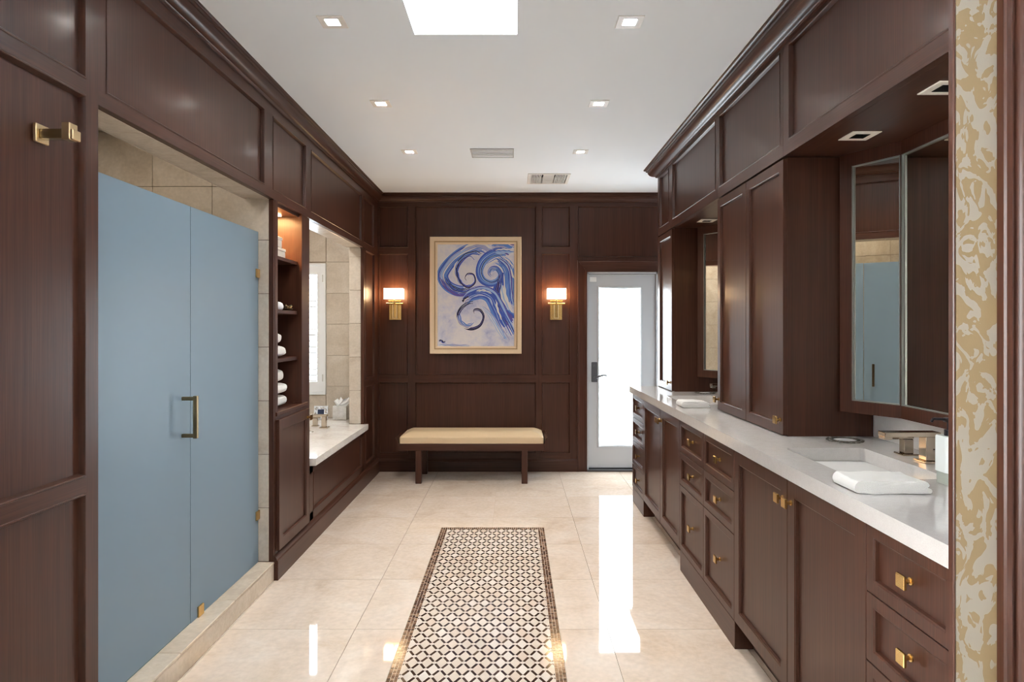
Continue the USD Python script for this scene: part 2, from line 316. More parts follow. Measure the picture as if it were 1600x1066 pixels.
# pilaster at the back, beyond the bath
stile(LEFT, 5.93, 5.99, 0, ZB, wl); stile(LEFT, 6.376, 6.53, 0, ZB, wl)
obj('rail', LEFT.box(5.915, 6.53, ZB-.012, ZP0, -.03, 0), 'wood_y', wl)
for v0, v1 in ((0, .18), (.911, .977)): obj('rail', LEFT.box(5.99, 6.376, v0, v1, -.03, 0), 'wood_y', wl)
for v0, v1 in ((.18, .911), (.977, 2.196)): panel(LEFT, 5.99, 6.376, v0, v1, wl)
obj('backing', LEFT.box(5.955, 6.53, 0, ZB, -.06, -.031), 'wood_v', wl)

# ------------------------------------------------------------------ back wall
wb = struct('wall_back')
DX0, DX1, DZ = .7445, 1.47, 2.035
BT = 2.707
obj('rail', BACK.box(-1.42, 2.0, BT, H, -.03, 0), 'wood_x', wb)
for u0, u1 in ((-1.39, -1.378), (-1.077, -1.012), (.229, .281)): stile(BACK, u0, u1, 0, BT, wb)
stile(BACK, .575, .646, 0, BT, wb); stile(BACK, .646, DX0, 0, 2.18, wb); obj('rail', BACK.box(DX0, 2.0, DZ, 2.18, -.03, 0), 'wood_x', wb); stile(BACK, 1.62, 2.0, 2.18, BT, wb); stile(BACK, DX1, 2.0, 0, DZ, wb)
for u0, u1 in ((-1.378, -1.077), (.281, .575)):
    for v0, v1 in ((0, .18), (.911, .977), (2.224, 2.283)): obj('rail', BACK.box(u0, u1, v0, v1, -.03, 0), 'wood_x', wb)
    for v0, v1 in ((.18, .911), (.977, 2.224), (2.283, BT)): panel(BACK, u0, u1, v0, v1, wb)
for v0, v1 in ((0, .18), (.911, .977)): obj('rail', BACK.box(-1.012, .229, v0, v1, -.03, 0), 'wood_x', wb)
for v0, v1 in ((.18, .911), (.977, BT)): panel(BACK, -1.012, .229, v0, v1, wb)
panel(BACK, .646, 1.62, 2.18, BT, wb)
obj('backing', [BACK.box(-1.45, DX0, 0, H, -.10, -.031), BACK.box(DX1, 2.75, 0, H, -.10, -.031), BACK.box(DX0, DX1, DZ, H, -.10, -.031)], 'wood_v', wb)

# crown mouldings, baseboards, casing (profiles swept along lines)
CROWN = [(0, -.088), (.010, -.088), (.012, -.080), (.016, -.076), (.022, -.075), (.030, -.070), (.040, -.060), (.047, -.046), (.050, -.034), (.051, -.026), (.058, -.025), (.059, -.014), (.066, -.012), (.070, -.006), (.070, 0), (0, 0)]
def sweep(pts, prof, closed=False):
    # pts: 2D polyline with the room on its left-hand normal; profile (outward, z) added at each mitred corner
    pts = np.array(pts, float); loops = []
    for i in range(len(pts)):
        ds = []
        if i > 0: ds.append(pts[i]-pts[i-1])
        if i < len(pts)-1: ds.append(pts[i+1]-pts[i])
        ns = [np.array([-d[1], d[0]])/np.linalg.norm(d) for d in ds]
        n = sum(ns); n = n/np.linalg.norm(n); n = n/np.dot(n, ns[0])
        loops.append(np.array([(pts[i][0]+n[0]*o, pts[i][1]+n[1]*o, z) for o, z in prof]))
    m = loft(loops); trimesh.repair.fix_normals(m); return m
def crown(nm, pts, k=1.0, m='wood_y'):
    obj('crown_moulding', sweep(pts, [(o*k, H+z) for o, z in CROWN]), m, struct(nm), smooth=35)
crown('trim_1', [(-1.389, 6.529), (-1.389, .60)]); crown('trim_2', [(1.9, 6.529), (-1.389, 6.529)], 1.0, 'wood_x')
BASE = [(0, 0), (.026, 0), (.026, .108), (.024, .114), (.018, .118), (.017, .126), (.012, .134), (.004, .140), (0, .142)]
obj('base_moulding', sweep([(-1.3895, 6.5295), (-1.3895, 3.70)], BASE), 'wood_y', struct('baseboard_left'), smooth=35)
obj('base_moulding', sweep([(.646, 6.5295), (-1.3895, 6.5295)], [(o, z*.92) for o, z in BASE]), 'wood_x', struct('baseboard_back'), smooth=35)
tr = struct('trim_3')                             # door casing
CAS = [(0, 0), (0, .028), (.010, .030), (.014, .024), (.030, .020), (.075, .016), (.082, .020), (.098, .020), (.098, 0)]
def casing(u0, u1, v0, v1, horizontal=False):
    loops = []
    for s in (0, 1):
        if not horizontal: loops.append(np.array([(u0+o*(u1-u0)/.098, v0 if s == 0 else v1-o*(u1-u0)/.098*1.17+.0, w) for o, w in CAS]))
        else: loops.append(np.array([((u0+o*1.0) if s == 0 else u1, v1-o*(v1-v0)/.098, w) for o, w in CAS]))
    m = BACK.mesh(loft(loops)); trimesh.repair.fix_normals(m); return m
obj('casing_side', casing(.646, DX0, 0, 2.152), 'wood_v', tr, smooth=30)
obj('casing_head', casing(.646, 1.75, 2.035, 2.152, True), 'wood_x', tr, smooth=30)

# ------------------------------------------------------------------ exterior door
do = struct('door_1')
YD = 6.56
obj('jamb', [bx(DX0, DX0+.018, 6.532, 6.66, 0, DZ), bx(DX1-.018, DX1, 6.532, 6.66, 0, DZ), bx(DX0, DX1, 6.532, 6.66, DZ-.02, DZ)], 'paint_door', do)
LX0, LX1 = DX0+.022, DX1-.022
GX0, GX1, GZ0, GZ1 = .878, 1.292, .258, 1.868
dp = Plane((0, YD, 0), (1, 0, 0), (0, 0, 1), (0, -1, 0))
leaf = ext(sbox(LX0, .03, LX1, DZ-.024).difference(sbox(GX0, GZ0, GX1, GZ1)), -.045, 0)
obj('stop', [bx(DX0+.016, DX0+.045, 6.606, 6.63, 0, DZ), bx(DX1-.045, DX1-.016, 6.606, 6.63, 0, DZ), bx(DX0, DX1, 6.606, 6.63, DZ-.045, DZ-.016), bx(DX0, DX1, 6.606, 6.63, 0, .05)], 'paint_door', do)
lf = obj('leaf', dp.mesh(leaf), 'paint_door', do)
obj('glazing_bead', dp.ring(GX0-.022, GX1+.022, GZ0-.022, GZ1+.022, [(0, 0), (.002, .008), (.008, .011), (.014, .009), (.022, 0), (.024, -.02)]), 'paint_door', do, smooth=40)
obj('pane', dp.box(GX0-.004, GX1+.004, GZ0-.004, GZ1+.004, -.030, -.018), 'lit_pane', do, label='frosted daylight glass pane')
obj('threshold', bx(DX0, DX1, 6.50, 6.66, 0, .022, .004), 'threshold_dark', do)
hp = obj('handle_plate', dp.mesh(ext(sbox(.802, .915, .846, 1.105).buffer(.008), 0, .006)), 'steel_grey', do)
obj('lock_cylinder', cyl((.824, YD-.005, 1.07), (.824, YD-.022, 1.07), .012), 'steel_grey', do, smooth=40)
lv = [ring3(np.array(p), np.array(d), r, 10) for p, d, r in (((.824, YD-.005, .955), (0, -1, 0), .010), ((.824, YD-.045, .955), (.3, -1, 0), .012), ((.840, YD-.055, .957), (1, -.2, .1), .011), ((.875, YD-.055, .973), (1, 0, .45), .010), ((.91, YD-.055, .982), (1, 0, 0), .009), ((.945, YD-.055, .978), (1, 0, -.2), .007))]
lv = loft(lv); trimesh.repair.fix_normals(lv); obj('lever', lv, 'steel_grey', do, smooth=50)
obj('alarm_contact', dp.box(.776, .845, 1.935, 1.985, 0, .012, .003), 'fixture_white', do)

# ------------------------------------------------------------------ shower enclosure
ws = struct('wall_shower')
def tiles(plane, u0, u1, v0, v1, tu, tv, par, m='travertine', off=0.0, g=.0012, t=.012):
    u = u0-((u0-off) % tu if off else 0)
    while u < u1-1e-6:
        v = v0
        while v < v1-1e-6:
            a0, a1, b0, b1 = max(u, u0)+g, min(u+tu, u1)-g, v+g, min(v+tv, v1)-g
            if a1-a0 > .004 and b1-b0 > .004: obj('tile', plane.box(a0, a1, b0, b1, 0, t, .0012), m, par)
            v += tv
        u += tu
SBX = -2.45                                        # inner wall of the shower
Sback = Plane((SBX, 0, 0), (0, 1, 0), (0, 0, 1), (1, 0, 0))
obj('backing', [bx(SBX-.1, SBX, 1.95, 6.5, 0, H), bx(SBX, -1.42, 3.715, 3.74, 0, 2.75), bx(SBX, -1.42, 1.95, 2.125, 0, 2.75), bx(SBX, -1.56, 2.1, 3.72, 2.60, 2.75)], 'grout', ws)
tiles(Sback, 2.127, 3.715, .0, 2.59, .60, .31, ws)
Sfar = Plane((0, 3.713, 0), (1, 0, 0), (0, 0, 1), (0, -1, 0))
tiles(Sfar, SBX+.014, -1.4175, .11, 2.59, .345, .31, ws)
Snear = Plane((0, 2.127, 0), (1, 0, 0), (0, 0, 1), (0, 1, 0))
tiles(Snear, SBX+.014, -1.42, .11, 2.59, .345, .31, ws)
sof = Plane((0, 0, ZB+.012), (0, 1, 0), (1, 0, 0), (0, 0, -1))
tiles(sof, 2.141, 3.70, -1.55, -1.422, .31, .13, ws)
obj('header', bx(-1.55, -1.452, 2.14, 3.71, ZB+.013, 2.75), 'travertine', ws)
obj('header_face', bx(-1.56, -1.55, 2.14, 3.71, ZB+.0, 2.6), 'travertine', ws)
obj('shower_floor', bx(SBX, -1.565, 2.13, 3.71, -.005, .02), 'travertine', ws)
cu = struct('trim_4')
obj('curb_face', bx(-1.40, -1.387, 2.14, 3.70, 0, .096, .002), 'curb_stone', cu)
for k in range(3): obj('curb_cap', bx(-1.56, -1.384, 2.141+k*.52, 2.139+k*.52+.519, .0965, .11, .003), 'curb_stone', cu)
obj('curb_core', bx(-1.555, -1.401, 2.141, 3.699, 0, .096), 'grout', cu)
for (w_, z_) in ((0, 0),):
    lamp = thing('shower_light', (-2.0, 2.95, 2.597), 'round recessed light in the shower ceiling', 'shower light')
    obj('lamp', cyl((-2.0, 2.95, 2.585), (-2.0, 2.95, 2.59), .07, 24), 'lit_shower', lamp)
    obj('trim', cyl((-2.0, 2.95, 2.588), (-2.0, 2.95, 2.60), .09, 24), 'fixture_white', lamp)
GT = 2.015
dr = thing('shower_door', (-1.48, 2.53, .118), 'frosted pale blue glass shower door with brass pull handle', 'shower door')
obj('glass', bx(-1.485, -1.475, 2.145, 2.9165, .118, GT), 'frosted_glass', dr)
for s, x0, x1 in ((1, -1.475, -1.415), (-1, -1.545, -1.485)):
    hx = -1.415 if s > 0 else -1.545
    obj('handle', [bx(x0, x1, 2.838, 2.854, 1.139, 1.155, .002), bx(x0, x1, 2.838, 2.854, .974, .990, .002), bx(hx-.009, hx+.009, 2.837, 2.855, .970, 1.159, .002)], 'bronze' if s > 0 else 'bronze', dr)
obj('seal_strip', bx(-1.4815, -1.4785, 2.1445, 2.916, .1105, .118), 'glass_edge', dr)
px_ = thing('glass_screen', (-1.48, 3.3, .111), 'fixed frosted pale blue glass panel beside the shower door, clipped to tiled jamb', 'glass panel')
obj('glass', bx(-1.485, -1.475, 2.9215, 3.692, .1115, GT), 'frosted_glass', px_)
def clip(z, y0, y1, h): return [bx(-1.492, -1.485, y0, y1, z, z+h, .0015), bx(-1.475, -1.466, y0, y1, z, z+h, .0015)]
obj('wall_clip', clip(1.75, 3.652, 3.698, .05), 'brass', px_); obj('wall_clip', clip(.36, 3.652, 3.698, .05), 'brass', px_)
obj('floor_clip', clip(.1105, 2.98, 3.03, .05), 'brass', px_)

# robe hook
t = thing('robe_hook', (-1.402, 1.89, 2.03), 'square brass robe hook on the tall panel at far left', 'hook')
obj('back_plate', bx(-1.402, -1.391, 1.863, 1.917, 2.006, 2.060, .002), 'pale_brass', t)
obj('arm', bx(-1.391, -1.302, 1.876, 1.904, 2.018, 2.046, .002), 'bronze', t)
obj('tip', [bx(-1.325, -1.300, 1.872, 1.908, 2.014, 2.064, .002), bx(-1.300, -1.290, 1.872, 1.908, 2.014, 2.044, .002)], 'pale_brass', t)

# ------------------------------------------------------------------ doors and drawers
def knob(pl, u, v, w, par, m='brass'):
    st = pl.mesh(cyl((u, v, w), (u, v, w+.024), .0055, 14, .0075)); bs = pl.mesh(cyl((u, v, w), (u, v, w+.004), .010, 16))
    return obj('knob', [pl.box(u-.018, u+.018, v-.018, v+.018, w+.022, w+.031, .002), st, bs], m, par)
def front(nm, pl, u0, u1, v0, v1, par, fr=.055, kn=None, t=.020, m='wood_v', w0=0.0, g=.0015, km='brass'):
    u0, u1, v0, v1 = u0+g, u1-g, v0+g, v1-g
    d = obj(nm, pl.ring(u0, u1, v0, v1, [(0, w0), (0, w0+t-.0015), (.0015, w0+t), (fr-.008, w0+t), (fr-.005, w0+t-.003), (fr-.002, w0+t-.004), (fr, w0+t-.014)]), m, par, smooth=False)
    obj('panel', pl.box(u0+fr-.012, u1-fr+.012, v0+fr-.012, v1-fr+.012, w0+.002, w0+t-.0138), m, d)
    if kn:
        onpanel = (u0+fr < kn[0] < u1-fr) and (v0+fr < kn[1] < v1-fr)
        knob(pl, kn[0], kn[1], w0+t-(.0138 if onpanel else 0), d, km)
    return d

# ------------------------------------------------------------------ towel closet (left)
tc = thing('towel_closet', (-1.55, 4.0, 0), 'tall dark wood linen closet with open shelves above one door', 'linen closet')
CL, CR, CB = 3.705, 4.355, -1.86
obj('side_panel', bx(CB, -1.392, CL+.0, CL+.022, .0, ZB-.002), 'wood_v', tc)
obj('side_panel', bx(CB, -1.392, CR-.05, CR, .0, ZB-.002), 'wood_v', tc)
obj('niche_side', bx(CB+.02, -1.412, 4.196, 4.216, .967, ZB-.004), 'wood_v', tc)
obj('niche_side', bx(CB+.02, -1.412, 3.743, 3.765, .967, ZB-.004), 'wood_v', tc)
obj('back_panel', bx(CB, CB+.018, CL+.022, CR-.05, .0, ZB-.002), 'wood_v', tc)
obj('niche_top', bx(CB+.02, -1.412, 3.765, 4.196, ZB-.022, ZB-.002), 'wood_y', tc)
obj('face_stile', bx(-1.412, -1.39, CL+.022, 3.767, .12, ZB-.001), 'wood_v', tc)
obj('face_stile', bx(-1.412, -1.39, 4.194, 4.302, .12, ZB-.001), 'wood_v', tc)
obj('sill', bx(CB+.02, -1.382, 3.735, 4.30, .945, .967, .002), 'wood_y', tc)
obj('face_rail', bx(-1.412, -1.39, 3.767, 4.194, .915, .945), 'wood_y', tc)
for z in (1.896, 1.572, 1.275): obj('shelf', bx(CB+.02, -1.42, 3.766, 4.1955, z-.022, z, .001), 'wood_y', tc)
front('door', LEFT, 3.737, 4.292, .158, .925, tc, .07, (4.245, .87))
obj('niche_light', bx(-1.72, -1.50, 3.83, 4.13, ZB-.028, ZB-.0225), 'lit_strip', tc)

def pillow(x0, x1, y0, y1, z0, z1, r, seed, m='towel', nm='towel', label=None, cat='towel', group=None, e=.35):
    # rounded, slightly sagging folded towel
    nu, nv = 40, 20; loops = []
    cx, cy, cz = (x0+x1)/2, (y0+y1)/2, (z0+z1)/2; a, b, c = (x1-x0)/2, (y1-y0)/2, (z1-z0)/2
    sg = lambda w, p: np.sign(w)*abs(w)**p
    for i in range(1, nv):
        ph = -math.pi/2+math.pi*i/nv; L = []
        for k in range(nu):
            th = 2*math.pi*k/nu
            q = np.array([sg(math.cos(ph), .62)*sg(math.cos(th), e), sg(math.cos(ph), .62)*sg(math.sin(th), e), sg(math.sin(ph), .62)])
            L.append((cx+a*q[0], cy+b*q[1], cz+c*q[2]))
        loops.append(np.array(L))
    m_ = loft(loops); d = meshkit.fbm(m_.vertices*18+seed*7, 3, seed)-.5
    m_.vertices[:, :2] += d[:, None]*.012; m_.vertices[:, 2] = np.clip(m_.vertices[:, 2]+d*.004, z0, z1)
    trimesh.repair.fix_normals(m_)
    return obj(nm, m_, m, None, smooth=True, label=label, cat=cat, group=group)
G1 = 'white towels on the closet shelves'
for lb, y1, z0, z1, sd in (('bottom white bath towel of the three on the closet sill', 4.110, .9685, 1.045, 1), ('middle white bath towel of the three on the closet sill', 4.105, 1.0455, 1.120, 2), ('top white bath towel of the three on the closet sill', 4.045, 1.1205, 1.215, 3),
                           ('lower of two white towels on the shelf above the three', 4.095, 1.2765, 1.357, 4), ('upper of two white towels on the shelf above the three', 4.00, 1.3575, 1.440, 5)):
    pillow(-1.80, -1.435, 3.772, y1, z0, z1, .03, sd, label=lb, group=G1)
for lb, y1, z0, z1 in (('larger cream box under the small one on the top closet shelf', 4.075, 1.8965, 1.962), ('smaller cream box stacked on top of the larger one, top closet shelf', 4.015, 1.963, 2.028)):
    t = thing('storage_box', (-1.55, 3.9, z0), lb, 'box', 'cream boxes on the top closet shelf')
    obj('body', bx(-1.66, -1.455, 3.785, y1, z0, z1-.018, .003), 'box_cream', t); obj('lid', bx(-1.663, -1.452, 3.782, y1+.003, z1-.018, z1, .003), 'box_cream', t)
t = thing('candle', (-1.47, 3.985, 1.5725), 'small round white candle on the second closet shelf', 'candle')
lp = [ring3(np.array([-1.47, 3.985, 1.5725+z]), np.array([0, 0, 1.0]), r, 20) for z, r in ((0, .022), (.004, .028), (.022, .034), (.042, .028), (.050, .016), (.052, .006))]
m_ = loft(lp); trimesh.repair.fix_normals(m_); obj('wax', m_, 'tissue', t, smooth=True)
t = thing('leaf_ornament', (-1.46, 4.085, 1.5725), 'small dull green and gold leaf ornament on the second closet shelf', 'ornament')
dish = [ring3(np.array([-1.46, 4.085, 1.5725+z]), np.array([0, 0, 1.0]), r, 20) for z, r in ((0, .02), (.003, .035), (.010, .048), (.012, .045), (.006, .02))]
m_ = loft(dish); trimesh.repair.fix_normals(m_); obj('dish', m_, 'bronze', t, smooth=True)
for k in range(7):
    a = k*.9; p = np.array([-1.46+.020*math.cos(a), 4.085+.02*math.sin(a), 1.585]); q = p+np.array([.025*math.cos(a), .025*math.sin(a), .018+.006*(k % 3)])
    m_ = trimesh.convex.convex_hull(np.vstack([ring3(p, q-p, .004, 6), ring3((p+q)/2, q-p, .010, 6), ring3(q, q-p, .002, 6)]))
    obj('leaf', m_, 'leaf_dull' if k % 2 else 'pale_brass', t, smooth=True)

# ------------------------------------------------------------------ bath alcove
AY1, AZ = 6.38, 2.75
wa = struct('wall_alcove')
obj('backing', [bx(-2.6, -1.87, AY1+.013, AY1+.14, 0, .80), bx(-2.6, -1.87, AY1+.013, AY1+.14, 2.106, AZ), bx(-1.869, -1.452, AY1+.013, AY1+.14, 0, AZ), bx(-1.51, -1.452, 5.96, AY1+.03, 0, AZ), bx(-2.45, -1.56, 4.36, AY1, 2.62, 2.75)], 'grout', wa)
Afar = Plane((0, AY1+.012, 0), (1, 0, 0), (0, 0, 1), (0, -1, 0))
tiles(Afar, -1.872, -1.512, .57, 2.61, .40, .31, wa); tiles(Afar, -2.44, -1.875, 2.12, 2.61, .40, .31, wa); tiles(Afar, -2.44, -1.875, .57, .795, .40, .225, wa)
Ajamb = Plane((0, 5.945, 0), (1, 0, 0), (0, 0, 1), (0, -1, 0))
obj('jamb_core', bx(-1.52, -1.44, 5.946, 6.0, .0, AZ), 'grout', wa)
tiles(Ajamb, -1.528, -1.4195, .573, 2.208, .30, .31, wa)
Aside = Plane((-1.52, 0, 0), (0, 1, 0), (0, 0, 1), (-1, 0, 0))
tiles(Aside, 5.96, AY1, .573, 2.61, .45, .31, wa)
Ab = Plane((SBX, 0, 0), (0, 1, 0), (0, 0, 1), (1, 0, 0))
tiles(Ab, 4.38, AY1, .573, 2.61, .6, .31, wa)
Anear = Plane((0, 4.357, 0), (1, 0, 0), (0, 0, 1), (0, 1, 0))
obj('near_wall', bx(SBX, CB-.005, 4.30, 4.356, 0, AZ), 'travertine', wa)
obj('near_face', bx(CB-.004, -1.43, 4.3565, 4.366, .575, ZB), 'travertine', wa)
sof2 = Plane((0, 0, ZB+.012), (0, 1, 0), (1, 0, 0), (0, 0, -1))
tiles(sof2, 4.368, 5.93, -1.55, -1.422, .31, .13, wa)
obj('header', bx(-1.55, -1.452, 4.366, 5.94, ZB+.013, AZ), 'travertine', wa)
lamp = thing('alcove_light', (-1.95, 5.2, 2.617), 'round recessed light in the bath alcove ceiling', 'bath light')
obj('lamp', cyl((-1.95, 5.2, 2.605), (-1.95, 5.2, 2.61), .07, 24), 'lit_alcove', lamp)
obj('trim', cyl((-1.95, 5.2, 2.608), (-1.95, 5.2, 2.619), .09, 24), 'fixture_white', lamp)
# window with plantation shutter on the exterior wall
w1 = struct('window_1')
WX0, WX1, WZ0, WZ1 = -2.42, -1.872, .80, 2.105
wp = Plane((0, AY1, 0), (1, 0, 0), (0, 0, 1), (0, -1, 0))
def frame(pl, u0, u1, v0, v1, b, w0, w1): return pl.mesh(ext(sbox(u0, v0, u1, v1).difference(sbox(u0+b, v0+b, u1-b, v1-b)), w0, w1))
obj('window_frame', frame(wp, WX0, WX1, WZ0, WZ1, .025, -.10, .025), 'shutter_white', w1)
obj('shutter_frame', wp.mesh(ext(sbox(WX0+.027, WZ0+.027, WX1-.027, WZ1-.027).difference(sbox(WX0+.09, WZ0+.13, WX1-.085, WZ1-.11)), -.015, .018)), 'shutter_white', w1)
obj('pane', wp.box(WX0+.02, WX1-.02, WZ0+.02, WZ1-.02, -.090, -.084), 'lit_bath_pane', w1, label='frosted daylight window pane')
n = 19; z0, z1 = WZ0+.13, WZ1-.11
for k in range(n):
    zc = z0+(k+.5)*(z1-z0)/n; a = math.radians(28 if k >= 8 else 55)
    m_ = bx(WX0+.092, WX1-.087, -.032, .032, -.0045, .0045, .003)
    R = trimesh.transformations.rotation_matrix(a, [1, 0, 0]); m_.apply_transform(R); m_.apply_translation([0, AY1, zc]); obj('louver', m_, 'shutter_white', w1)
obj('hinge', [bx(WX1-.031, WX1-.022, AY1-.022, AY1-.018, z, z+.07) for z in (.93, 1.92)], 'chrome', w1)

bt = thing('bathtub', (-1.9, 5.15, 0), 'built-in bathtub with pale marble deck and dark panelled apron in the alcove', 'bathtub')
dk = sbox(-2.436, 4.368, -1.352, AY1-.002).difference(sbox(-1.352-.07, 5.943, -1.3, 6.5)).union(sbox(-1.43, 4.368, -1.352, 5.943))
basin = sbox(-2.30, 4.55, -1.72, 5.55).buffer(-.06).buffer(.06)
obj('deck', ext(dk.difference(sbox(-1.53, 5.944, -1.3, 6.5)).difference(basin), .52, .57), 'deck_marble', bt)
lo = [rrect(-2.01, 5.05, .57, .99, .08, .568), rrect(-2.01, 5.05, .56, .98, .08, .56), rrect(-2.01, 5.05, .50, .90, .10, .25), rrect(-2.01, 5.05, .40, .78, .12, .16), rrect(-2.01, 5.05, .1, .2, .04, .15)]
obj('tub_shell', loft(lo, flip=True), 'porcelain', bt, smooth=50)
stile(LEFT, 4.3555, 4.43, .12, .52, bt, nm='apron_stile'); stile(LEFT, 5.85, 5.93, .14, .52, bt, nm='apron_stile')
for v0, v1 in ((0, .196), (.465, .52)): obj('apron_rail', LEFT.box(4.358, 5.93, v0 if v0 else .143, v1, -.03, 0), 'wood_y', bt)
pp = obj('apron_panel', LEFT.box(4.425, 5.855, .19, .47, -.03, -.016), 'wood_v', bt); obj('moulding', LEFT.ring(4.43, 5.85, .196, .465, MOULD), 'wood_v', pp, smooth=40)
t = thing('bath_faucet', (-1.72, 5.72, .57), 'nickel bronze deck faucet on the bath surround', 'faucet')
obj('spout', [bx(-1.87, -1.665, 5.695, 5.74, .672, .690, .002), bx(-1.715, -1.675, 5.698, 5.738, .578, .673, .002)], 'nickel', t)
obj('escutcheon', bx(-1.73, -1.655, 5.68, 5.755, .57, .579, .002), 'nickel', t)
obj('handle', [bx(-1.825, -1.785, 5.80, 5.84, .578, .645, .002), bx(-1.835, -1.775, 5.795, 5.845, .57, .578, .002), bx(-1.83, -1.76, 5.812, 5.828, .645, .655, .002)], 'nickel', t)
t = thing('photo_frame', (-1.87, 6.2, .57), 'small white jewelled photo frame with dark picture behind the bath faucet', 'photo frame')
fp = Plane((-1.873, 6.20, .571), (1, 0, 0), (0, .17, .985), (0, -.985, .17))
obj('frame', frame(fp, -.066, .066, 0, .135, .035, -.008, .008), 'crystal', t); obj('picture', fp.box(-.034, .034, .033, .102, -.006, .002), 'picture_dark', t)
for k in range(18):
    s = k/18*4; e_ = int(s); f_ = s-e_
    u, v = [(-.05+f_*.1, .017), (.05, .017+f_*.1), (.05-f_*.1, .117), (-.05, .117-f_*.1)][e_]
    m_ = trimesh.creation.icosphere(1, .011); m_.apply_scale([1, 1, .6]); m_.apply_translation([u, v, .010]); obj('jewel', fp.mesh(m_), 'chrome' if k % 3 else 'crystal', t, smooth=True)
t = thing('tissue_box', (-1.69, 6.26, .57), 'grey marble tissue box cover on the bath deck by the tiled jamb', 'tissue box')
obj('box', [bx(-1.757, -1.625, 6.20, 6.33, .571, .705, .003)], 'grey_marble', t)
rn = np.random.default_rng(5); ts = []
for k in range(3):
    uu, vv = np.meshgrid(np.linspace(0, 1, 9), np.linspace(0, 1, 9)); ang = .5+k*.9
    X = -1.685+vv*.10*math.cos(ang)+(uu-.5)*.09*(1-.3*vv); Y = 6.265+.035*(k-1)*vv+.014*np.sin(uu*9+k)*vv; Z = .70+vv*(.075+.012*np.sin(uu*5+k*2))-.02*(k == 2)*vv
    V = np.stack([X, Y, Z], -1).reshape(-1, 3); F = [(i*9+j, i*9+j+1, i*9+j+10, i*9+j+9) for i in range(8) for j in range(8)]
    F = np.array(F); F = np.vstack([F[:, [0, 1, 2]], F[:, [0, 2, 3]]]); a_ = trimesh.Trimesh(V, F, process=False)
    V2 = V+np.array([0, .0012, 0]); ts += [a_, trimesh.Trimesh(V2, F[:, ::-1], process=False)]
obj('tissue', ts, 'tissue', t, smooth=True)

# ------------------------------------------------------------------ painting
t = thing('painting', (-.386, 6.515, 1.20), 'framed abstract painting of curling blue waves on the dark back wall', 'painting')
PX0, PX1, PZ0, PZ1 = -.852, .078, 1.200, 2.388
ap = Plane((0, 6.516, 0), (1, 0, 0), (0, 0, 1), (0, -1, 0))
obj('frame', ap.ring(PX0, PX1, PZ0, PZ1, [(0, 0), (0, .030), (.004, .034), (.040, .030), (.044, .026)]), 'frame_gold', t, smooth=30)
obj('frame_groove', ap.ring(PX0+.044, PX1-.044, PZ0+.044, PZ1-.044, [(0, .026), (.006, .022), (.011, .026)]), 'frame_gold_dark', t)
obj('frame_lip', ap.ring(PX0+.055, PX1-.055, PZ0+.055, PZ1-.055, [(0, .026), (.014, .024), (.022, .010)]), 'frame_gold', t)
CX0, CX1, CZ0, CZ1 = PX0+.072, PX1-.072, PZ0+.072, PZ1-.072
obj('canvas', ap.box(CX0-.006, CX1+.006, CZ0-.006, CZ1+.006, 0, .012), 'canvas', t)
def spline(p, n=90):
    p = np.array(p, float); q = np.vstack([2*p[0]-p[1], p, 2*p[-1]-p[-2]]); out = []
    segs = len(p)-1; m = max(3, n//segs)
    for i in range(segs):
        a, b, c, d = q[i:i+4]
        for s in np.linspace(0, 1, m, endpoint=(i == segs-1)):
            out.append(.5*((2*b)+(-a+c)*s+(2*a-5*b+4*c-d)*s*s+(-a+3*b-3*c+d)*s**3))
    return np.array(out)
paint, layer_ = {}, [0]
prng = np.random.default_rng(11)
def bundle(pts, w0, w1, n, cols, sw=1.55, jit=.14):
    c = spline(pts); d = np.gradient(c, axis=0); d /= np.linalg.norm(d, axis=1)[:, None]+1e-9; nn = np.stack([-d[:, 1], d[:, 0]], 1)
    s = np.linspace(0, 1, len(c)); W = w0+(w1-w0)*s
    for k in range(n):
        o = (k+.5)/n*2-1+prng.uniform(-jit, jit)
        a, b = sorted((prng.uniform(0, .14), prng.uniform(.84, 1.0))); i0, i1 = int(a*len(c)), max(int(b*len(c)), int(a*len(c))+4)
        hw = W/n*sw*(.55+.9*prng.random())*np.sin(np.pi*np.clip((s-a)/(b-a), .03, .97))**.4
        mid = c+nn*(W*o)[:, None]+nn*(2.0*np.sin(s*22+k))[:, None]
        A, B = (mid+nn*hw[:, None])[i0:i1], (mid-nn*hw[:, None])[i0:i1]
        if len(A) < 3: continue
        layer_[0] += 1; w = .0122+layer_[0]*6e-6
        def conv(q): return np.stack([np.clip((660+q[:, 0]/5.2-803)*.00649, CX0, CX1), np.clip(EYE-(360+q[:, 1]/5.2-513)*.00649, CZ0, CZ1), np.full(len(q), w)], 1)
        V = np.vstack([conv(A), conv(B)]); m = len(A); F = []
        for i in range(m-1): F += [(i, i+1, m+i+1), (i, m+i+1, m+i)]
        F = np.array(F); nz = np.cross(V[F[:, 1]]-V[F[:, 0]], V[F[:, 2]]-V[F[:, 0]])[:, 2]; F[nz < 0] = F[nz < 0][:, ::-1]
        paint.setdefault(cols[int(prng.integers(len(cols)))], []).append(ap.mesh(trimesh.Trimesh(V, F, process=False)))
N, B_, M_, PL, CR_, VI, LI = 'paint_navy', 'paint_blue', 'paint_mid', 'paint_pale', 'paint_cream', 'paint_violet', 'paint_lilac'
W_ = dict(sw=1.9, jit=.25)
bundle([(560, 165), (470, 130), (370, 160), (270, 220), (200, 290), (165, 370), (205, 450), (290, 490), (380, 480), (450, 445)], 40, 36, 4, [LI, PL, M_], **W_)
bundle([(745, 190), (650, 175), (560, 195), (490, 250), (462, 330), (485, 400), (550, 432), (610, 412), (635, 360), (605, 312), (560, 330)], 44, 14, 4, [M_, PL, B_], **W_)
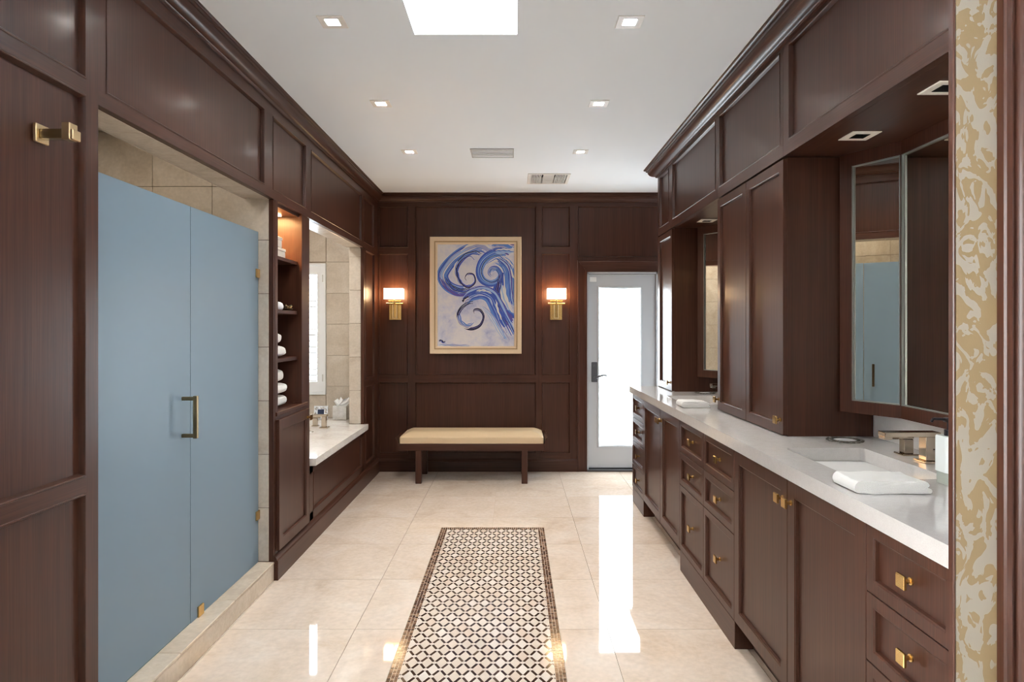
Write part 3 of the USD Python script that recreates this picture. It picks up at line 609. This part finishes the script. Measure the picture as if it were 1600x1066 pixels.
bundle([(600, 220), (690, 300), (715, 430), (715, 540), (745, 660)], 60, 40, 4, [M_, PL, CR_], **W_)
bundle([(340, 570), (400, 520), (480, 500), (560, 530), (600, 600), (650, 700), (745, 900)], 40, 62, 4, [B_, M_, B_], **W_)
bundle([(640, 340), (622, 430), (612, 520), (628, 620), (675, 720), (745, 830)], 20, 44, 3, [VI, B_], **W_)
bundle([(560, 130), (640, 125), (745, 160)], 40, 55, 9, [VI, B_, M_, LI])
bundle([(560, 165), (470, 130), (370, 160), (270, 220), (200, 290), (165, 370), (205, 450), (290, 490), (380, 480), (450, 445)], 44, 40, 16, [LI, PL, LI, CR_, M_, B_])
bundle([(165, 370), (200, 440), (260, 490), (340, 505), (420, 470)], 26, 30, 9, [B_, B_, M_, N, VI])
bundle([(550, 160), (480, 120), (390, 130), (300, 180)], 22, 12, 5, [CR_, LI, N])
bundle([(480, 200), (420, 180), (340, 210), (280, 280), (270, 350)], 14, 10, 5, [B_, N, PL])
bundle([(500, 270), (600, 220), (670, 260), (715, 330), (745, 420)], 30, 34, 8, [CR_, PL, M_, CR_])
bundle([(620, 210), (690, 260), (740, 330)], 16, 20, 5, [CR_, B_, PL])
bundle([(600, 235), (680, 310), (700, 430), (710, 540), (745, 660)], 34, 30, 9, [B_, M_, M_, PL, VI])
bundle([(650, 420), (660, 520), (690, 600), (740, 690)], 26, 18, 5, [CR_, CR_, PL])
bundle([(745, 190), (650, 175), (560, 195), (490, 250), (462, 330), (485, 400), (550, 432), (610, 412), (635, 360), (605, 312), (560, 310), (540, 345), (560, 370), (585, 352)], 40, 7, 12, [B_, M_, PL, M_, B_, N])
bundle([(745, 175), (660, 165), (590, 172)], 16, 16, 4, [PL, CR_, M_])
bundle([(640, 340), (622, 430), (612, 520), (628, 620), (675, 720), (745, 830)], 16, 30, 8, [VI, B_, VI, N])
bundle([(640, 640), (680, 680), (745, 740)], 20, 50, 7, [B_, VI, N, M_])
bundle([(340, 570), (400, 520), (480, 500), (560, 530), (600, 600), (650, 700), (745, 900)], 40, 62, 16, [B_, B_, M_, B_, VI, PL])
bundle([(430, 495), (500, 488), (580, 520)], 10, 6, 4, [CR_, PL])
bundle([(600, 560), (610, 640), (650, 740)], 6, 6, 2, [CR_])
bundle([(430, 240), (380, 205), (310, 260), (280, 340), (310, 420), (370, 460), (425, 420), (415, 360), (370, 355), (350, 390), (372, 420)], 7, 5, 3, [N, B_, VI])
bundle([(300, 250), (270, 320), (290, 400), (330, 450)], 18, 14, 5, [N, LI, CR_, B_])
bundle([(440, 590), (380, 590), (320, 630), (290, 690), (320, 765), (390, 800), (465, 775), (495, 705), (470, 652), (425, 645), (415, 672), (438, 685)], 13, 7, 5, [N, VI, B_])
bundle([(285, 660), (300, 740), (360, 780), (430, 750)], 22, 14, 6, [LI, M_, CR_, VI])
bundle([(460, 600), (550, 690), (620, 800), (700, 915)], 12, 26, 6, [PL, LI, B_, CR_])
bundle([(330, 590), (350, 560), (390, 540)], 16, 10, 4, [N, LI, CR_])
bundle([(130, 905), (150, 895), (170, 912), (188, 900)], 6, 5, 3, [B_, N])
bundle([(130, 930), (250, 935), (430, 940)], 8, 8, 4, [LI, PL])
for k, v in paint.items(): obj('brushwork', v, k, t, kind='stuff')

# ------------------------------------------------------------------ sconces
def sconce(x, label, src=None):
    z, y = 1.545, 6.518
    if src is not None: return copy_thing(src, 'wall_sconce', (x, y, z), label)
    s = thing('wall_sconce', (x, y, z), label, 'wall lamp', 'pair of wall sconces')
    obj('back_plate', bx(x-.061, x+.061, y-.012, y, z, z+.20, .002), 'brass', s)
    for k in (-1, 1): obj('rib', bx(x+k*.043-.007, x+k*.043+.007, y-.022, y-.012, z+.008, z+.19, .002), 'brass', s)
    obj('bracket', [bx(x-.024, x-.015, y-.040, y-.012, z+.02, z+.18, .001), bx(x+.015, x+.024, y-.040, y-.012, z+.02, z+.18, .001), bx(x-.024, x+.024, y-.040, y-.012, z+.012, z+.022, .001)], 'pale_brass', s)
    obj('crossbar', [cyl((x-.085, y-.04, z+.165), (x+.085, y-.04, z+.165), .010, 16), bx(x-.06, x+.06, y-.055, y-.012, z+.178, z+.196, .002)], 'brass', s, smooth=40)
    obj('socket_stem', cyl((x, y-.062, z+.16), (x, y-.062, z+.225), .008, 12), 'bronze', s, smooth=40)
    pl = Plane((x, y-.072, z+.208), (1, 0, 0), (0, 1, 0), (0, 0, 1))
    out = rrect(x, y-.070, .19, .11, .008, 0); inn = rrect(x, y-.070, .184, .104, .006, 0)
    l = []
    for L, zz in ((out, z+.208), (out, z+.314), (inn, z+.314), (inn, z+.208), (out, z+.208)):
        q = L.copy(); q[:, 2] = zz; l.append(q)
    m_ = loft(l, caps=False); obj('shade', m_, 'lit_shade', s)
    obj('bulb', trimesh.Trimesh(*[getattr(trimesh.creation.icosphere(2, .022), a) for a in ('vertices', 'faces')]).apply_translation([x, y-.062, z+.255]), 'lit_shade', s)
    return s
sc0 = sconce(-1.208, 'lit brass sconce with white shade, left of the painting')
sconce(.430, 'lit brass sconce with white shade, right of the painting near the door', sc0)

# ------------------------------------------------------------------ bench
t = thing('bench', (-.40, 6.23, 0), 'dark wood bench with tan leather cushion under the painting', 'bench')
for x0 in (-.924, .072):
    for y0 in (6.0, 6.40): obj('leg', bx(x0, x0+.056, y0, y0+.05, 0, .31, .003), 'wood_v', t)
obj('rail', bx(-1.08, .285, 6.0, 6.02, .31, .376, .003), 'wood_x', t); obj('rail', bx(-1.08, .285, 6.43, 6.45, .31, .376, .003), 'wood_x', t)
obj('stretcher', [bx(-.91, -.89, 6.05, 6.40, .26, .31), bx(.09, .11, 6.05, 6.40, .26, .31)], 'wood_y', t)
for s, xe in ((-1, -1.08), (1, .285)):
    prof = [(0, .31), (s*.022, .31), (s*.023, .36), (s*.024, .40), (s*.034, .428), (s*.030, .434), (s*.016, .424), (s*.008, .40), (0, .36)]
    m_ = loft([np.array([(xe+a, 5.998, z) for a, z in prof]), np.array([(xe+a, 6.452, z) for a, z in prof])]); trimesh.repair.fix_normals(m_)
    obj('end_rail', m_, 'wood_y', t, smooth=40)
obj('seat_board', bx(-1.079, .284, 6.021, 6.429, .355, .372), 'wood_x', t)
def cushion(x0, x1, y0, y1, z0, z1, crown_):
    nx, ny = 40, 24; L = []
    for z, i in ((z0, .006), (z0+.004, 0), (z0+(z1-z0)*.85, 0), (z1, .004)):
        L.append(rrect((x0+x1)/2, (y0+y1)/2, x1-x0-2*i, y1-y0-2*i, .018, z, 6))
    for k in range(1, 9):
        f = k/8; L.append(rrect((x0+x1)/2, (y0+y1)/2, (x1-x0)-2*(.006+.11*f), (y1-y0)-2*(.006+.13*f), max(.018*(1-f), .004), z1+crown_*math.sin(f*math.pi/2), 6))
    m = loft(L); trimesh.repair.fix_normals(m); return m
obj('cushion', cushion(-1.075, .280, 6.004, 6.446, .373, .438, .040), 'leather', t, smooth=50)

# ------------------------------------------------------------------ right side: base cabinets
F0 = RIGHT(1.02)                                   # carcass face; fronts are 20 mm proud -> X = 1.0
VB, VT = .13, .912
def plinth(y0, y1, par, block):
    if block: obj('plinth', bx(1.003, 1.09, y0, y1, 0, VB-.003, .002), 'wood_y', par)
    else: obj('toe_kick', bx(1.09, 1.105, y0, y1, 0, VB), 'wood_y', par)
def drawers(y0, y1, cols, rows_, label):
    c = thing('drawer_cabinet', (1.3, (y0+y1)/2, 0), label, 'drawer cabinet')
    obj('body', bx(1.02, 1.62, y0+.001, y1-.001, VB, VT), 'wood_v', c); plinth(y0+.001, y1-.001, c, True)
    for a, b in cols:
        for z0, z1 in rows_: front('drawer', F0, a, b, z0, z1, c, .042, ((a+b)/2, (z0+z1)/2))
    return c
def sinkcab(y0, y1, ym, label):
    c = thing('sink_cabinet', (1.3, (y0+y1)/2, 0), label, 'sink cabinet')
    obj('body', [bx(1.02, 1.62, y0+.001, y1-.001, VB, .70), bx(1.02, 1.05, y0+.001, y1-.001, .70, VT)], 'wood_v', c); plinth(y0+.001, y1-.001, c, False)
    front('door', F0, y0, ym, VB, VT, c, .065, (ym-.035, .83)); front('door', F0, ym, y1, VB, VT, c, .065, (ym+.035, .83))
R4 = [(.13, .3255), (.3255, .521), (.521, .7165), (.7165, .912)]; R3 = [(.13, .521), (.521, .7165), (.7165, .912)]
drawers(4.95, 5.405, [(4.95, 5.405)], R4, 'stack of four small drawers at the far end of the vanity')
sinkcab(3.861, 4.95, 4.37, 'two-door dark vanity cabinet under the far sink')
drawers(2.907, 3.861, [(3.378, 3.861), (2.907, 3.378)], R3, 'middle vanity cabinet of six drawers in two columns, between the sinks')
sinkcab(1.818, 2.907, 2.342, 'two-door dark vanity cabinet under the near sink')
drawers(1.446, 1.818, [(1.30, 1.818)] if False else [(1.447, 1.818)], R4, 'drawer cabinet nearest the wallpapered wall')

CT0, CT = .914, .967
sinks = [(1.276, 2.36), (1.276, 4.405)]
ctp = sbox(.985, 1.446, 1.651, 5.445)
for x, y in sinks: ctp = ctp.difference(sbox(x-.16, y-.27, x+.16, y+.27).buffer(-.02).buffer(.02))
t = thing('vanity_countertop', (1.3, 3.4, CT0), 'long off-white quartz countertop running along the vanity', 'countertop')
obj('slab', ext(ctp, CT0, CT), 'quartz', t)
for y0, y1 in ((1.446, 2.909), (3.853, 4.964)): obj('backsplash', bx(1.634, 1.651, y0, y1, CT, CT+.115, .001), 'quartz', t)
for k, (x, y) in enumerate(sinks):
    s = thing('sink_basin', (x, y, .76), f'white rectangular undermount basin of the {"near" if k == 0 else "far"} sink', 'sink', 'undermount basins')
    L = [rrect(x, y, .33, .55, .025, CT0-.001), rrect(x, y, .328, .548, .025, CT0-.012), rrect(x, y, .312, .53, .03, .82), rrect(x, y, .285, .50, .05, .778), rrect(x, y, .20, .40, .06, .766), rrect(x, y, .04, .04, .015, .762)]
    obj('bowl', loft(L, flip=True), 'porcelain', s, smooth=50)
    obj('drain', cyl((x, y, .762), (x, y, .766), .022, 20), 'nickel', s, smooth=40)

def faucet(x, y, label):
    t = thing('sink_faucet', (x, y, CT), label, 'faucet', 'widespread nickel faucets')
    z = CT
    obj('spout', [bx(x-.024, x+.024, y-.022, y+.022, z+.008, z+.098, .002), bx(x-.175, x+.030, y-.024, y+.024, z+.094, z+.112, .002), bx(x-.175, x-.145, y-.02, y+.02, z+.084, z+.095, .002)], 'nickel', t)
    obj('escutcheon', bx(x-.036, x+.036, y-.036, y+.036, z, z+.008, .002), 'nickel', t)
    for s in (-1, 1):
        yy = y+s*.135
        obj('handle', [bx(x-.018, x+.018, yy-.018, yy+.018, z+.007, z+.062, .002), bx(x-.066, x+.022, yy-.014, yy+.014, z+.062, z+.071, .002), bx(x-.032, x+.032, yy-.032, yy+.032, z, z+.007, .002)], 'nickel', t)
faucet(1.53, 2.36, 'polished nickel widespread faucet at the near sink'); faucet(1.53, 4.405, 'polished nickel widespread faucet at the far sink')

def trivet(x, y, label):
    t = thing('filigree_coaster', (x, y, CT), label, 'coaster', 'openwork metal coasters')
    obj('rim', trimesh.creation.torus(.052, .0035, 40, 8).apply_translation([x, y, CT+.0045]), 'pewter', t, smooth=True)
    obj('plate', cyl((x, y, CT+.001), (x, y, CT+.004), .046, 32), 'grille_grey', t)
    for k in range(16):
        a = k*math.pi/8; obj('ring_scroll', trimesh.creation.torus(.0115, .0028, 14, 6).apply_translation([x+.062*math.cos(a), y+.062*math.sin(a), CT+.0045]), 'pewter', t, smooth=True)
trivet(1.448, 2.80, 'round openwork metal coaster on the counter beside the near sink'); trivet(1.445, 4.84, 'round openwork metal coaster on the counter beside the far sink')

def hand_towel(x0, x1, y0, y1, label, seed, lift=1.0):
    # one strip of cloth folded back and forth, seen end-on from the room
    w = x1-x0; th = .0145
    path = [(x1-.010, .0085), (x0+w*.5, .0075), (x0+.022, .008), (x0+.010, .012), (x0+.008, .020), (x0+.013, .028), (x0+.026, .0305), (x0+w*.5, .0300), (x1-.030, .0285), (x1-.018, .0255)]
    c = spline(path, 140); poly = LineString(c).buffer(th/2, quad_segs=3).buffer(.0015).buffer(-.0015)
    if poly.geom_type != 'Polygon': poly = max(poly.geoms, key=lambda g: g.area)
    poly = Polygon(poly.exterior)
    ringp = np.array(poly.exterior.coords)[:-1]
    L = []
    for k in range(15):
        f = k/14; r = .0 if 0 < k < 14 else .002
        q = np.column_stack([ringp[:, 0], np.full(len(ringp), y0+(y1-y0)*f), ringp[:, 1]+CT+.0006])
        L.append(q)
    m_ = trimesh.util.concatenate([trimesh.Trimesh(*(lambda a: (a.vertices, a.faces))(loft(L, caps=False)), process=False)])
    cap = trimesh.creation.extrude_polygon(poly, .001, engine='earcut'); V = cap.vertices.copy()
    caps = []
    for yy in (y0, y1-.001):
        cc = cap.copy(); cc.vertices = np.column_stack([V[:, 0], yy+V[:, 2], V[:, 1]+CT+.0006]); caps.append(cc)
    m_ = trimesh.util.concatenate([m_]+caps)
    d = meshkit.fbm(m_.vertices*30+seed, 3, seed)-.5; hh = (m_.vertices[:, 2]-CT)/.04
    m_.vertices[:, 0] += d*.010*hh; m_.vertices[:, 1] += d*.008; m_.vertices[:, 2] += np.maximum(d*.006, -.002)*hh
    trimesh.repair.fix_normals(m_)
    return obj('hand_towel', m_, 'towel', None, smooth=60, label=label, cat='towel', group='folded hand towels on the counter')
hand_towel(1.012, 1.245, 1.90, 2.035, 'white folded hand towel on the counter by the near sink', 1)
hand_towel(1.035, 1.215, 3.95, 4.09, 'white folded hand towel on the counter by the far sink', 2)

t = thing('soap_dispenser', (1.375, 2.03, CT), 'white soap bottle with black pump beside the near sink', 'soap dispenser')
sx_, sy_ = 1.376, 2.02
obj('bottle', loft([rrect(sx_, sy_, .056, .056, .010, CT+z) - np.array([0, 0, 0]) for z in (.002, .004, .044)]), 'soap_liquid', t)
obj('sleeve', loft([rrect(sx_, sy_, w, w, .011, CT+z) for z, w in ((.040, .0605), (.041, .062), (.150, .062), (.154, .058))]), 'soap_white', t, smooth=40)
obj('pump', [cyl((sx_, sy_, CT+.154), (sx_, sy_, CT+.172), .016, 18), cyl((sx_, sy_, CT+.172), (sx_, sy_, CT+.198), .008, 12), bx(sx_-.016, sx_+.016, sy_-.014, sy_+.014, CT+.196, CT+.210, .003), cyl((sx_, sy_, CT+.205), (sx_-.050, sy_+.004, CT+.207), .0045, 10), cyl((sx_-.050, sy_+.004, CT+.207), (sx_-.056, sy_+.004, CT+.196), .0045, 10)], 'black_plastic', t, smooth=40)

# ------------------------------------------------------------------ right side: towers, upper cabinets, mirrors
UX, WX = 1.225, 1.652
UF = RIGHT(UX)
def tower(y0, y1, splits, knobs, label, deep_m='wood_v'):
    c = thing('tower_cabinet', (1.4, (y0+y1)/2, CT), label, 'tower cabinet')
    obj('body', bx(UX+.02, WX-.018, y0, y1, CT+.001, 2.238), 'wood_v', c)
    fr = RIGHT(UX+.02)
    for k, (a, b) in enumerate(splits): front('door', fr, a, b, CT+.004, 2.232, c, .055, knobs[k])
    return c
tower(4.966, 5.43, [(4.966, 5.43)], [(5.02, 1.035)], 'narrow one-door dark tower cabinet at the far end of the counter')
tower(2.912, 3.851, [(3.3815, 3.851), (2.912, 3.3815)], [(3.828, 1.035), (2.94, 1.04)], 'wide two-door dark tower cabinet standing on the counter between the sinks')
SOFFITS = []
def upper(y0, y1, panels, label, soffit=False):
    c = thing('upper_cabinet', (1.4, (y0+y1)/2, 2.24), label, 'upper cabinet')
    obj('top_rail', UF.box(y0, y1, 2.729, H, -.03, 0), 'wood_y', c); obj('bottom_rail', UF.box(y0, y1, 2.2405, 2.300, -.03, 0), 'wood_y', c)
    e = y0
    for a, b in panels+[(y1, None)]:
        if a > e+.001: obj('stile', UF.box(e, a, 2.300, 2.729, -.03, 0), 'wood_v', c)
        if b: panel(UF, a, b, 2.300, 2.729, c); e = b
    hole = sbox(UX+.031, y0, WX, y1)
    for x, y in soff: hole = hole.difference(sbox(x-.05, y-.05, x+.05, y+.05))
    so = struct(f'trim_{7+len(SOFFITS)}'); SOFFITS.append(so)
    obj('soffit_board', ext(hole, 2.2405, 2.262), 'wood_y', so); obj('top_board', bx(UX+.031, WX, y0, y1, 2.36, H-.002), 'wood_v', so)
    return c
soff = [(1.40, 2.591), (1.40, 2.074), (1.40, 4.64), (1.40, 4.15)]
upper(5.0, 5.43, [(5.068, 5.385)], 'small one-panel upper cabinet at the far end above the tower')
upper(3.853, 4.998, [(3.889, 4.945)], 'upper cabinet bridging above the far sink mirror')
upper(2.912, 3.851, [(2.945, 3.816)], 'upper cabinet above the wide middle tower cabinet')
upper(1.446, 2.910, [(1.49, 2.855)], 'long upper cabinet bridging above the near sink mirror')
obj('end_panel', bx(UX, WX, 5.4305, 5.45, CT+.001, H-.001), 'wood_v', thing('cabinet_end_panel', (1.4, 5.44, CT), 'dark wood end panel closing the far side of the tower cabinet', 'end panel'))
crown('trim_5', [(UX, 1.446), (UX, 5.4505), (1.62, 5.4505)][::1], 1.45)
d0 = None
for (x, y), lb in zip(soff, ('cream square downlight in the wood soffit above the near mirror, far one', 'cream square downlight in the wood soffit above the near mirror, cut by the wallpapered wall', 'cream square downlight in the soffit above the far sink', 'hidden cream square downlight in the soffit above the far sink')):
    if 'hidden' in lb: continue
    r_ = downlight(x, y, 2.2405, lb, 'fixture_cream', False, 'cream soffit downlights', d0); d0 = d0 or r_

def trifold(y0, y1, xw, d, label):
    # three-wing mirror: centre flat near the wall, wings angled towards the room
    t = thing('trifold_mirror', (1.6, (y0+y1)/2, 1.084), label, 'mirror', 'three-wing vanity mirrors')
    xc = 1.622; z0, z1 = 1.084, 2.2395
    def wing(p0, p1, s0, s1):
        p0, p1 = np.array(p0), np.array(p1); L = np.linalg.norm(p1-p0); u = (p1-p0)/L; n = np.array([-u[1], u[0]])
        if n[0] > 0: n = -n
        pl = Plane((p0[0], p0[1], 0), (u[0], u[1], 0), (0, 0, 1), (n[0], n[1], 0))
        fr = ext(sbox(0, z0, L, z1).difference(sbox(s0, z0+.058, L-s1, z1-.062)), -.012, .012)
        f = obj('frame', pl.mesh(fr), 'wood_v', t)
        obj('bead', pl.ring(s0-.004, L-s1+.004, z0+.054, z1-.058, [(0, .011), (0, .014), (.004, .014), (.006, .004)]), 'mirror_edge', f)
        obj('mirror_pane', pl.box(s0-.003, L-s1+.003, z0+.056, z1-.060, -.006, .003), 'mirror_glass', f)
    wing((xw, y1-.006), (xc, y1-d), .062, .010); wing((xc, y1-d-.002), (xc, y0+d+.002), .010, .010); wing((xc, y0+d), (xw, y0+.006), .010, .062)
trifold(1.452, 2.91, 1.486, .245, 'three-wing dark framed mirror above the near sink')
trifold(3.853, 4.964, 1.43, .27, 'three-wing dark framed mirror above the far sink, mostly behind the middle tower')

# ------------------------------------------------------------------ right wall, wallpapered stub wall, near casing
wr = struct('wall_right')
obj('plaster', [bx(WX, WX+.12, 1.53, 6.5, 0, H)], 'paint_ceiling', wr)
wf = struct('wall_front')
obj('plaster', [bx(.984, 1.70, 1.4265, 1.4405, 0, H), bx(1.70, 2.75, 1.4265, 1.52, 0, H)], 'paint_ceiling', wf)
obj('wallpaper', bx(.984, 1.20, 1.4245, 1.4265, 0, H), 'wallpaper', wf)
obj('edge_trim', bx(.9775, .984, 1.4235, 1.4415, 0, H, .002), 'wood_v', wf)
tn = struct('trim_6')
NC = [(0, 0), (0, .020), (.004, .024), (.016, .024), (.022, .020), (.026, .014), (.032, .012), (.036, .020), (.044, .026), (.052, .024), (.060, .012), (.066, .012), (.070, .030), (.078, .034), (.12, .034), (.12, 0)]
pl = Plane((1.0745, 1.4240, 0), (1, 0, 0), (0, 0, 1), (0, -1, 0))
m_ = pl.mesh(loft([np.array([(o, z, w) for o, w in NC]) for z in (0, H)])); trimesh.repair.fix_normals(m_)
obj('casing', m_, 'wood_v', tn, smooth=30)

# ------------------------------------------------------------------ the bedroom side behind the camera: plain walls and a wide window
wz = struct('wall_rear')
plain('paint_bedroom', (.15, .14, .13), .85)
obj('plaster', bx(-1.55, 2.85, -3.1, -3.0, 0, H), 'paint_bedroom', wz)
wv = struct('wall_side')
obj('plaster', [bx(2.75, 2.85, -3.0, 1.44, 0, H), bx(-1.55, -1.40, -3.0, -2.6, 0, H), bx(-1.55, -1.40, .35, .60, 0, H), bx(-1.55, -1.40, -2.6, .35, 0, .30), bx(-1.55, -1.40, -2.6, .35, 2.5, H)], 'paint_bedroom', wv)
w3 = struct('window_3')
rp = Plane((-1.40, 0, 0), (0, 1, 0), (0, 0, 1), (1, 0, 0))
obj('window_frame', frame(rp, -2.6, .35, .30, 2.5, .06, -.08, .02), 'shutter_white', w3)
for y in (-1.62, -.64): obj('mullion', rp.box(y-.03, y+.03, .36, 2.44, -.06, 0), 'shutter_white', w3)
obj('pane', rp.box(-2.54, .29, .36, 2.44, -.045, -.039), 'window_pane', w3)
